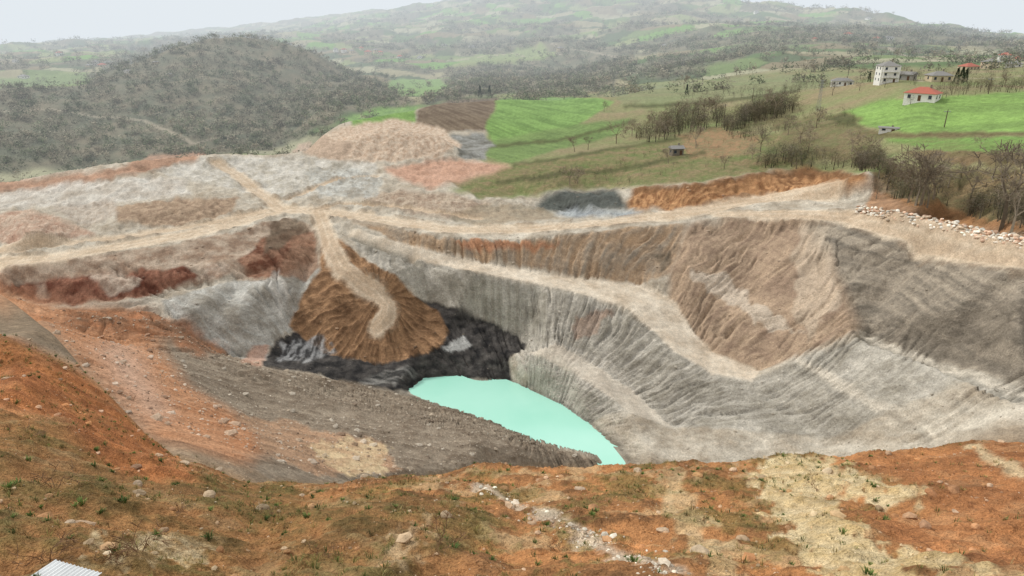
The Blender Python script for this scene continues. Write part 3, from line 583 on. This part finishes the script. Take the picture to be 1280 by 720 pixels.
# ---------------------------------------------------------------- trees
def bare_tree(seed,h,spread=.55,levels=5,twig=.03):
    r=np.random.default_rng(seed);v=[];f=[];s=[]
    def seg(p,q,a,b_):
        d=q-p;L=np.linalg.norm(d)+1e-6;d=d/L;t=np.array([0,0,1.]) if abs(d[2])<.9 else np.array([1.,0,0]);n1=np.cross(d,t);n1/=np.linalg.norm(n1);n2=np.cross(d,n1);k=len(v)
        for c,rr in((p,a),(q,b_)):
            for m in range(3):
                an=m*2.094;v.append(c+(n1*math.cos(an)+n2*math.sin(an))*rr);s.append(1.)
        for m in range(3):
            a0=k+m;a1=k+(m+1)%3;f.append([a0,a1,a1+3]);f.append([a0,a1+3,a0+3])
    def grow(p,d,L,rad,lv):
        n=2 if lv<levels else 1
        for t in range(n):
            q=p+d*L/n;seg(p,q,rad,max(rad*.78,twig*.4));p=q;rad*=.78;d=d+r.normal(size=3)*.10+np.array([0,0,.05]);d/=np.linalg.norm(d)
            if lv>=1 and t<n-1 and lv<levels:
                dd=d+r.normal(size=3)*.6;dd/=np.linalg.norm(dd);grow(p,dd,L*.5,rad*.5,lv+1)
        if lv>=levels:return
        for c in range(r.integers(3,5)):
            dd=d*.8+r.normal(size=3)*spread;dd[2]+=.1;dd/=np.linalg.norm(dd);grow(p,dd,L*r.uniform(.6,.8),max(rad*.68,twig),lv+1)
    grow(np.zeros(3)-np.array([0,0,.3]),np.array([0,0,1.]),h*.30,h*.022,0)
    v=np.array(v);v*=h/v[:,2].max()
    return v,np.array(f),np.array(s)
TB=C(138,126,108);tree_m=attr_mat('bark_twigs',.95,1.5,.25,0)
TV=[bare_tree(s,11,sp,4,.035) for s,sp in((1,.5),(2,.6),(3,.45),(4,.7))]
TM=[]
for k,(v,f,s) in enumerate(TV):
    c=np.repeat((TB*(.8+.13*k))[None],len(v),0);TM.append(mkmesh('bare_tree',v,f,c))
for m in TM:m.materials.append(tree_m)
def tree(u,v,hpx,kind=None,dmin=150,name='bare_tree'):
    p=gp(u,v,dmin);d=p.length;h=hpx/F*d*1.05;k=rng.integers(0,4) if kind is None else kind
    o=addob(name,TM[k],None,None,p,rng.uniform(0,6.3),h/11);o.scale=(h/11*1.15,h/11*1.15,h/11);return o
for t in [(1150,258,62),(1135,254,40),(1165,254,48),(1158,262,40),(1145,256,52),(1250,288,86),(1262,300,66),(1212,252,36),(1272,240,48),(1240,225,30),(1225,186,14),(1185,235,30),(1110,230,28),(1098,224,24),
    (770,180,28),(790,170,22),(718,190,18),(735,188,16),(712,232,26),(722,230,20),(835,205,18),(870,185,26),(1000,178,26),(985,170,22),(1010,190,24),(968,145,30),(940,200,18),(950,190,24),
    (1080,205,30),(1065,190,26),(1095,250,18),(1020,160,22),(905,212,16),(1075,100,12),(1255,108,12),(1018,92,12),(855,112,16),(755,140,12),(880,150,24),(1040,120,14),(1130,96,12),(820,165,26),(845,158,28),(865,152,28),(895,150,26),(830,172,24)]:tree(*t)
def mass(name,polys,n,h0,h1,dmin=150,pal_=None,tm=None,thr=-.25):
    xs=[];ys=[]
    for poly in polys:
        q=np.array([(math.exp(l)*math.sin(a),math.exp(l)*math.cos(a)) for a,l,_,_ in (hit(u,v,dmin) for u,v in dens(poly))])
        c=0;mn=q.min(0);mxx=q.max(0);need=n//len(polys);tr=0
        while c<need and tr<60:
            a=rng.uniform(mn[0],mxx[0],need*2);b_=rng.uniform(mn[1],mxx[1],need*2);k=inpoly(a,b_,q);xs+=list(a[k][:need-c]);ys+=list(b_[k][:need-c]);c+=int(min(k.sum(),need-c));tr+=1
    x=np.array(xs);y=np.array(ys);k=fbm(x/9,y/9,3,411)>thr;x=x[k];y=y[k];z,i,j=hz(x,y);s=rng.uniform(h0,h1,len(x))
    return scatter(name,tm,np.stack([x,y,z],-1),s,rng.uniform(0,6.3,len(x)),rcols(len(x),pal_),tree_m)
def twig_t(nf,sz,asp=.5):
    v=[];f=[];s=[]
    cl=[np.array([rng.normal()*.2,rng.normal()*.2,rng.uniform(.35,.85)]) for _ in range(7)]
    for _ in range(nf):
        c=cl[rng.integers(0,7)]+rng.normal(size=3)*.13;c[2]=max(c[2],.05)
        a=rng.normal(size=3);a/=np.linalg.norm(a);b_=rng.normal(size=3);b_-=a*(a@b_);b_/=np.linalg.norm(b_)
        L=sz*rng.uniform(.6,1.5);k=len(v);v+=[c-a*L,c+a*L,c+b_*L*asp];f.append([k,k+1,k+2]);q=.55+.6*np.clip(c[2],0,1);s+=[q*rng.uniform(.8,1.2)]*3
    k=len(v)
    for an in range(3):v.append(np.array([.03*math.cos(an*2.1),.03*math.sin(an*2.1),-.05]));s.append(.6)
    v.append(np.array([0,0,.6]));s.append(.6)
    for an in range(3):f.append([k+an,k+(an+1)%3,k+3])
    return np.array(v),np.array(f),np.array(s)
TWF=[twig_t(46,.12) for _ in range(6)];TWN=[twig_t(200,.06,.16) for _ in range(5)]
GREY=[C(122,114,100),C(108,100,86),C(134,122,104),C(100,102,78),C(116,108,80)]
mass('hedgerow_trees',[[(905,165),(960,150),(985,165),(960,182),(920,175)],[(1090,215),(1150,218),(1180,240),(1150,262),(1100,240)],[(935,205),(1000,190),(1040,200),(1060,212),(970,214)],[(1180,255),(1290,262),(1290,288),(1200,272)],[(1060,205),(1095,200),(1110,216),(1070,214)]],400,2.5,7,150,GREY,TWN)
mass('tree_grove',[[(792,172),(830,148),(880,136),(905,142),(902,158),(850,172),(812,180)],[(900,160),(940,140),(990,130),(1000,138),(950,156),(910,166)]],420,4,10,150,GREY,TWN,-.4)
mass('field_scrub',[[(780,190),(1000,160),(1060,200),(900,215),(790,225)],[(640,225),(780,200),(790,232),(700,238)],[(960,140),(1060,130),(1080,160),(980,165)]],520,.7,2.8,150,GREY+[C(88,98,62)],TWN)
mass('edge_thicket',[[(378,186),(402,166),(430,150),(436,156),(410,172),(390,188)],[(556,128),(590,121),(628,121),(628,126),(560,131)]],260,3,6,150,[C(80,88,60),C(94,98,70),C(74,84,56)],TWN)
mass('farmstead_trees',[[(1020,108),(1100,98),(1180,92),(1290,88),(1290,100),(1180,108),(1040,116)],[(1120,135),(1180,112),(1200,110),(1290,106),(1290,114),(1180,126)],[(840,120),(960,108),(1040,104),(1040,112),(940,122),(850,130)]],340,2.5,6,200,GREY,TWN)
x,y=sect(80000,560,4800,-.85,.85,1);z,i,j=hz(x,y);fo=forest[i,j];k=(rng.random(len(x))<np.where(fo>.4,.36*fo,.008+.22*hedge[i,j]));x,y,z=x[k],y[k],z[k];n=len(x);d=np.hypot(x,y)
s=rng.uniform(.7,1.25,n)*(7.+d*.0035)
bigf=fbm(x/180,y/180,3,405)[:,None]
scatter('distant_forest',TWF,np.stack([x,y,z-s*.25],-1),np.stack([s*1.2,s*1.2,s],-1),rng.uniform(0,6.3,n),rcols(n,[C(144,139,120),C(126,130,104),C(154,145,124),C(116,124,94)])*(1+.4*bigf),tree_m)
def conifer(u,v,hpx,dmin=200,name='conifer_tree'):
    p=gp(u,v,dmin);h=hpx/F*p.length
    V_=[];F_=[];S_=[]
    for _ in range(700):
        t=rng.random()**.8;r=.17*(1-t)+.01;a=rng.uniform(0,6.28);c=np.array([r*math.cos(a)*rng.uniform(.6,1.1),r*math.sin(a)*rng.uniform(.6,1.1),.06+t*.94]);k=len(V_)
        V_+=[c,c+rng.normal(size=3)*.035,c+np.array([.05*math.cos(a),.05*math.sin(a),-.03])];F_.append([k,k+1,k+2]);S_+=[rng.uniform(.7,1.2)]*3
    me=mkmesh(name,np.array(V_)*h,F_,C(58,72,48)[None]*np.array(S_)[:,None]);addob(name,me,tree_m,None,p)
for c in [(1194,106,16),(1200,107,18),(1205,106,15),(858,120,13),(600,122,14),(612,122,13),(1086,103,10)]:conifer(*c)
# ---------------------------------------------------------------- buildings
M_white=plain('white_render',C(232,230,222,.9));M_roof=plain('clay_tiles',C(178,104,86),.8,.25,4);M_glass=plain('window_glass',C(58,66,76),.2,.05);M_grey=plain('concrete',C(160,156,150));M_beige=plain('beige_render',C(205,190,160));M_door=plain('wood_door',C(96,70,50));M_stone=plain('field_stone',C(128,120,106),.9,.35,3);M_metal=plain('galvanised_metal',C(150,152,152),.5);M_slate=plain('grey_roof_sheet',C(140,138,134));M_wood=plain('pole_wood',C(98,86,72))
def box(c,s):
    x,y,z=c;a,b_,h=s[0]/2,s[1]/2,s[2]
    v=[(x-a,y-b_,z),(x+a,y-b_,z),(x+a,y+b_,z),(x-a,y+b_,z),(x-a,y-b_,z+h),(x+a,y-b_,z+h),(x+a,y+b_,z+h),(x-a,y+b_,z+h)]
    return v,[(0,3,2,1),(4,5,6,7),(0,1,5,4),(1,2,6,5),(2,3,7,6),(3,0,4,7)]
def boxes(name,lst,mat,parent):
    V_=[];F_=[]
    for c,s in lst:
        v,f=box(c,s);k=len(V_);V_+=v;F_+=[tuple(q+k for q in w) for w in f]
    me=bpy.data.meshes.new(name);me.from_pydata(V_,[],F_);me.update();return addob(name,me,mat,parent)
def house(name,p,w,d,st,wall,roofm,rot,hip=True,balcony=False):
    e=addob(name,None,None,None,p,rot);H_=st*2.9
    boxes('walls',[((0,0,-2),(w,d,H_+2))],wall,e)
    win=[];fr_=[]
    n=max(2,int(w/3.2))
    for s_ in range(st):
        for k in range(n):
            xx=-w/2+(k+.5)*w/n
            if s_==0 and k==n//2:continue
            for sy in(-1,1):
                win.append(((xx,sy*(d/2+.01),s_*2.9+.95),(1.15,.08,1.3)));fr_.append(((xx,sy*(d/2+.06),s_*2.9+.82),(1.4,.2,.1)))
        for k in range(max(1,int(d/4))):
            m=max(1,int(d/4));yy=-d/2+(k+.5)*d/m
            for sx in(-1,1):win.append(((sx*(w/2+.01),yy,s_*2.9+.95),(.08,1.1,1.3)))
    boxes('windows',win,M_glass,e);boxes('window_sills',fr_,M_grey,e)
    boxes('door',[((-w/2+(n//2+.5)*w/n,-d/2-.02,0),(1.05,.1,2.15))],M_door,e)
    if balcony:
        bl=[]
        for s_ in range(1,st):bl+=[((0,-d/2-.7,s_*2.9-.15),(w*.9,1.4,.15))]+[((-w*.45+.1+k*w*.9/12,-d/2-1.36,s_*2.9),(.06,.06,.9)) for k in range(13)]+[((0,-d/2-1.36,s_*2.9+.9),(w*.9,.08,.07))]
        bl+=[((sx*w*.43,-d/2-1.25,0),(.25,.25,H_)) for sx in(-1,1)];boxes('balcony',bl,wall,e)
    a,b_=w/2+.5,d/2+.5
    rh=min(w,d)*.27;r_=max(a-b_,0)if hip else a
    vv=[(-a,-b_,H_),(a,-b_,H_),(a,b_,H_),(-a,b_,H_),(-r_,0,H_+rh),(r_,0,H_+rh),(-a,-b_,H_-.12),(a,-b_,H_-.12),(a,b_,H_-.12),(-a,b_,H_-.12)]
    ff=[(0,1,5,4),(2,3,4,5),(1,2,5),(3,0,4),(6,7,1,0),(7,8,2,1),(8,9,3,2),(9,6,0,3),(9,8,7,6)]
    me=bpy.data.meshes.new('roof');me.from_pydata(vv,[],ff);me.update();addob('roof',me,roofm,e);boxes('chimney',[((w*.2,d*.1,H_+rh*.4),(.6,.6,rh*.6+.9))],M_stone,e)
    return e
def face(p):return -math.atan2(p.x,p.y)
p=gp(1107,103,250);house('white_villa',p,9.5,9,3,M_white,M_slate,face(p)+.35,balcony=True).scale=(.9,)*3
p=gp(1152,126,250);house('red_roofed_house',p,11,8,1,M_white,M_roof,face(p)-.25)
p=gp(1052,107,250);house('white_farmhouse',p,13,7,1,M_white,M_slate,face(p)+.1)
p=gp(1172,103,250);house('beige_farmhouse',p,10,7,1,M_beige,M_slate,face(p)+.5)
p=gp(1255,77,300);house('white_house',p,10,8,2,M_white,M_roof,face(p)+.2)
p=gp(1132,101,250);house('garden_outbuilding',p,8,5,1,M_grey,M_slate,face(p)-.4,hip=False)
p=gp(845,194,200);house('stone_hut',p,5,4,1,M_stone,M_slate,face(p)+.4,hip=False)
p=gp(1110,165,200);house('field_shed',p,6,2.6,1,M_white,M_slate,face(p),hip=False).scale=(1,1,.5)
vs=[(120,82),(128,83),(136,81),(112,84),(195,80),(30,98),(420,66),(430,65),(440,67),(452,64),(460,68),(470,66),(476,70),(500,72),(555,58),(212,95),(830,62),(590,60),(1085,24),(1060,46),(1095,52),(1110,50),(1210,88),(1235,92),(1265,90),(945,18),(700,64),(640,50),(1018,52),(1270,76),(75,70),(20,78),(160,92),(525,74)]
for u,v in vs:
    p=gp(u,v,600);s_=rng.uniform(.85,1.2);k=rng.integers(0,3)
    o=house('village_house',p,12*s_,9*s_,int(rng.integers(1,3)),[M_white,M_beige,M_white][k],[M_roof,M_slate,M_slate][rng.integers(0,3)],rng.uniform(0,3))
    o.scale=((1.35,)*3 if p.length>1500 else (.8,)*3)
def pylon(u,v,hpx,lattice=False):
    p=gp(u,v,250);h=hpx/F*p.length;e=addob('power_pylon' if lattice else 'utility_pole',None,None,None,p,face(p)+.5)
    if lattice:
        V_=[];F_=[]
        def bar(a,b_,r):
            a=np.array(a);b_=np.array(b_);d_=b_-a;t=np.cross(d_,[0,1.,.3]);t=t/np.linalg.norm(t)*r;n_=np.cross(d_,t);n_=n_/np.linalg.norm(n_)*r;k=len(V_)
            for c in(a,b_):V_.extend([tuple(c+t),tuple(c+n_),tuple(c-t),tuple(c-n_)])
            for m in range(4):F_.append((k+m,k+(m+1)%4,k+4+(m+1)%4,k+4+m))
        w0,w1=h*.05,h*.02;n=7
        for k in range(n):
            t0,t1=k/n,(k+1)/n;a0=w0+(w1-w0)*t0;a1=w0+(w1-w0)*t1;c0=[(-a0,-a0),(a0,-a0),(a0,a0),(-a0,a0)];c1=[(-a1,-a1),(a1,-a1),(a1,a1),(-a1,a1)]
            for m in range(4):
                bar((*c0[m],t0*h),(*c1[m],t1*h),.06);bar((*c0[m],t0*h),(*c1[(m+1)%4],t1*h),.04)
        for t in(.78,.88,.97):bar((-h*.1,0,t*h),(h*.1,0,t*h),.07);bar((-h*.1,0,t*h),(0,0,t*h+h*.03),.04);bar((h*.1,0,t*h),(0,0,t*h+h*.03),.04)
        me=bpy.data.meshes.new('lattice');me.from_pydata(V_,[],F_);me.update();addob('lattice',me,M_metal,e)
    else:
        v=[]
        for t,r in((-1,.2),(h,.12)):
            for m in range(8):v.append((r*math.cos(m*.785),r*math.sin(m*.785),t))
        f=[(m,(m+1)%8,8+(m+1)%8,8+m) for m in range(8)]+[tuple(range(8,16))]
        me=bpy.data.meshes.new('pole');me.from_pydata(v,[],f);me.update();addob('pole',me,M_wood,e)
        boxes('crossarm',[((0,0.15,h-.9),(2.2,.12,.14))]+[((x_,.15,h-.76),(.1,.1,.25)) for x_ in(-1,-.4,.4,1)],M_metal,e)
pylon(766,122,28,True);pylon(1022,140,34,True)
for q in [(905,150,18),(940,128,16),(1235,118,16),(1180,160,18),(705,125,10),(1060,95,12)]:pylon(*q)
sh_v=[bare_tree(40+k,.8,.8,3,.004) for k in range(3)]
SM=[mkmesh('dry_shrub',v,f,np.repeat(C(130,102,76)[None],len(v),0)) for v,f,s in sh_v]
for m in SM:m.materials.append(tree_m)
for u,v in [(70,612),(145,700),(175,690),(545,690),(552,672),(30,545),(215,640),(400,690),(700,690),(1020,610),(165,500),(60,700),(330,640)]:
    addob('dry_shrub',SM[rng.integers(0,3)],None,None,gp(u,v),rng.uniform(0,6),rng.uniform(.4,.8))
p=gp(78,738);e=addob('corrugated_roof_sheet',None,None,None,p+Vector((0,0,.2)),-.3)
V_=[];F_=[];n=60
for k in range(n+1):
    xx=-.5+1.*k/n;zz_=.015*math.sin(k*1.3)
    for yy in(-.35,.35):V_.append((xx,yy,zz_+yy*-.12))
    for yy in(-.35,.35):V_.append((xx,yy,zz_+yy*-.12-.006))
for k in range(n):
    a=k*4;F_+=[(a,a+4,a+5,a+1),(a+2,a+3,a+7,a+6),(a,a+2,a+6,a+4),(a+1,a+5,a+7,a+3)]
me=bpy.data.meshes.new('sheet');me.from_pydata(V_,[],F_);me.update();addob('sheet',me,plain('white_sheet_metal',C(225,228,228,.9),.5),e);boxes('timber_batten',[((0,-.22,-.12),(.9,.08,.08)),((0,.22,-.16),(.9,.08,.08))],M_wood,e)
# ---------------------------------------------------------------- haze (homogeneous): absorbing box whose emission stands in for scattered light
hm=bpy.data.materials.new('valley_haze_glow');hm.use_nodes=True;t=hm.node_tree;t.nodes.clear();o=t.nodes.new('ShaderNodeOutputMaterial');ab=t.nodes.new('ShaderNodeVolumeAbsorption');em=t.nodes.new('ShaderNodeEmission');ad=t.nodes.new('ShaderNodeAddShader')
try:hm.cycles.homogeneous_volume=True
except Exception:pass
SIG=.00023;ab.inputs[0].default_value=(0,0,0,1);ab.inputs[1].default_value=SIG;em.inputs[0].default_value=(.76,.82,.87,1);em.inputs[1].default_value=SIG
t.links.new(ab.outputs[0],ad.inputs[0]);t.links.new(em.outputs[0],ad.inputs[1]);t.links.new(ad.outputs[0],o.inputs['Volume'])
v,f=box((0,5200,-700),(19000,9600,1100));me=bpy.data.meshes.new('haze_glow');me.from_pydata(v,[],f);me.update();addob('haze_glow',me,hm)
# ---------------------------------------------------------------- light, camera
w=bpy.data.worlds.new('World');scene.world=w;w.use_nodes=True;t=w.node_tree;bg=t.nodes['Background'];sk=t.nodes.new('ShaderNodeTexSky');sk.sky_type='NISHITA';sk.sun_disc=False;sk.sun_elevation=math.radians(42);sk.sun_rotation=math.radians(-60);sk.dust_density=3
sc_=t.nodes.new('ShaderNodeVectorMath');sc_.operation='SCALE';sc_.inputs['Scale'].default_value=.10;t.links.new(sk.outputs[0],sc_.inputs[0])
mx=t.nodes.new('ShaderNodeMix');mx.data_type='RGBA';mx.inputs[0].default_value=.88;t.links.new(sc_.outputs[0],mx.inputs[6]);mx.inputs[7].default_value=(1.03,1.03,1.03,1);t.links.new(mx.outputs[2],bg.inputs[0]);bg.inputs[1].default_value=1.
sl=bpy.data.lights.new('sun','SUN');sl.energy=2.4;sl.angle=math.radians(10);sl.color=(1,.97,.92);so=bpy.data.objects.new('sun',sl);scene.collection.objects.link(so)
az_s=math.radians(-60);el=math.radians(42);dirv=Vector((math.sin(az_s)*math.cos(el),math.cos(az_s)*math.cos(el),math.sin(el)));so.rotation_euler=dirv.to_track_quat('Z','Y').to_euler()
cam=bpy.data.cameras.new('camera');cam.sensor_width=36;cam.lens=F/1280*36;cam.clip_end=30000;cam.clip_start=.1;co=bpy.data.objects.new('camera',cam);scene.collection.objects.link(co);co.rotation_euler=(math.pi/2-PITCH,0,0);scene.camera=co
scene.view_settings.view_transform='Standard';scene.view_settings.look='None';scene.view_settings.exposure=0
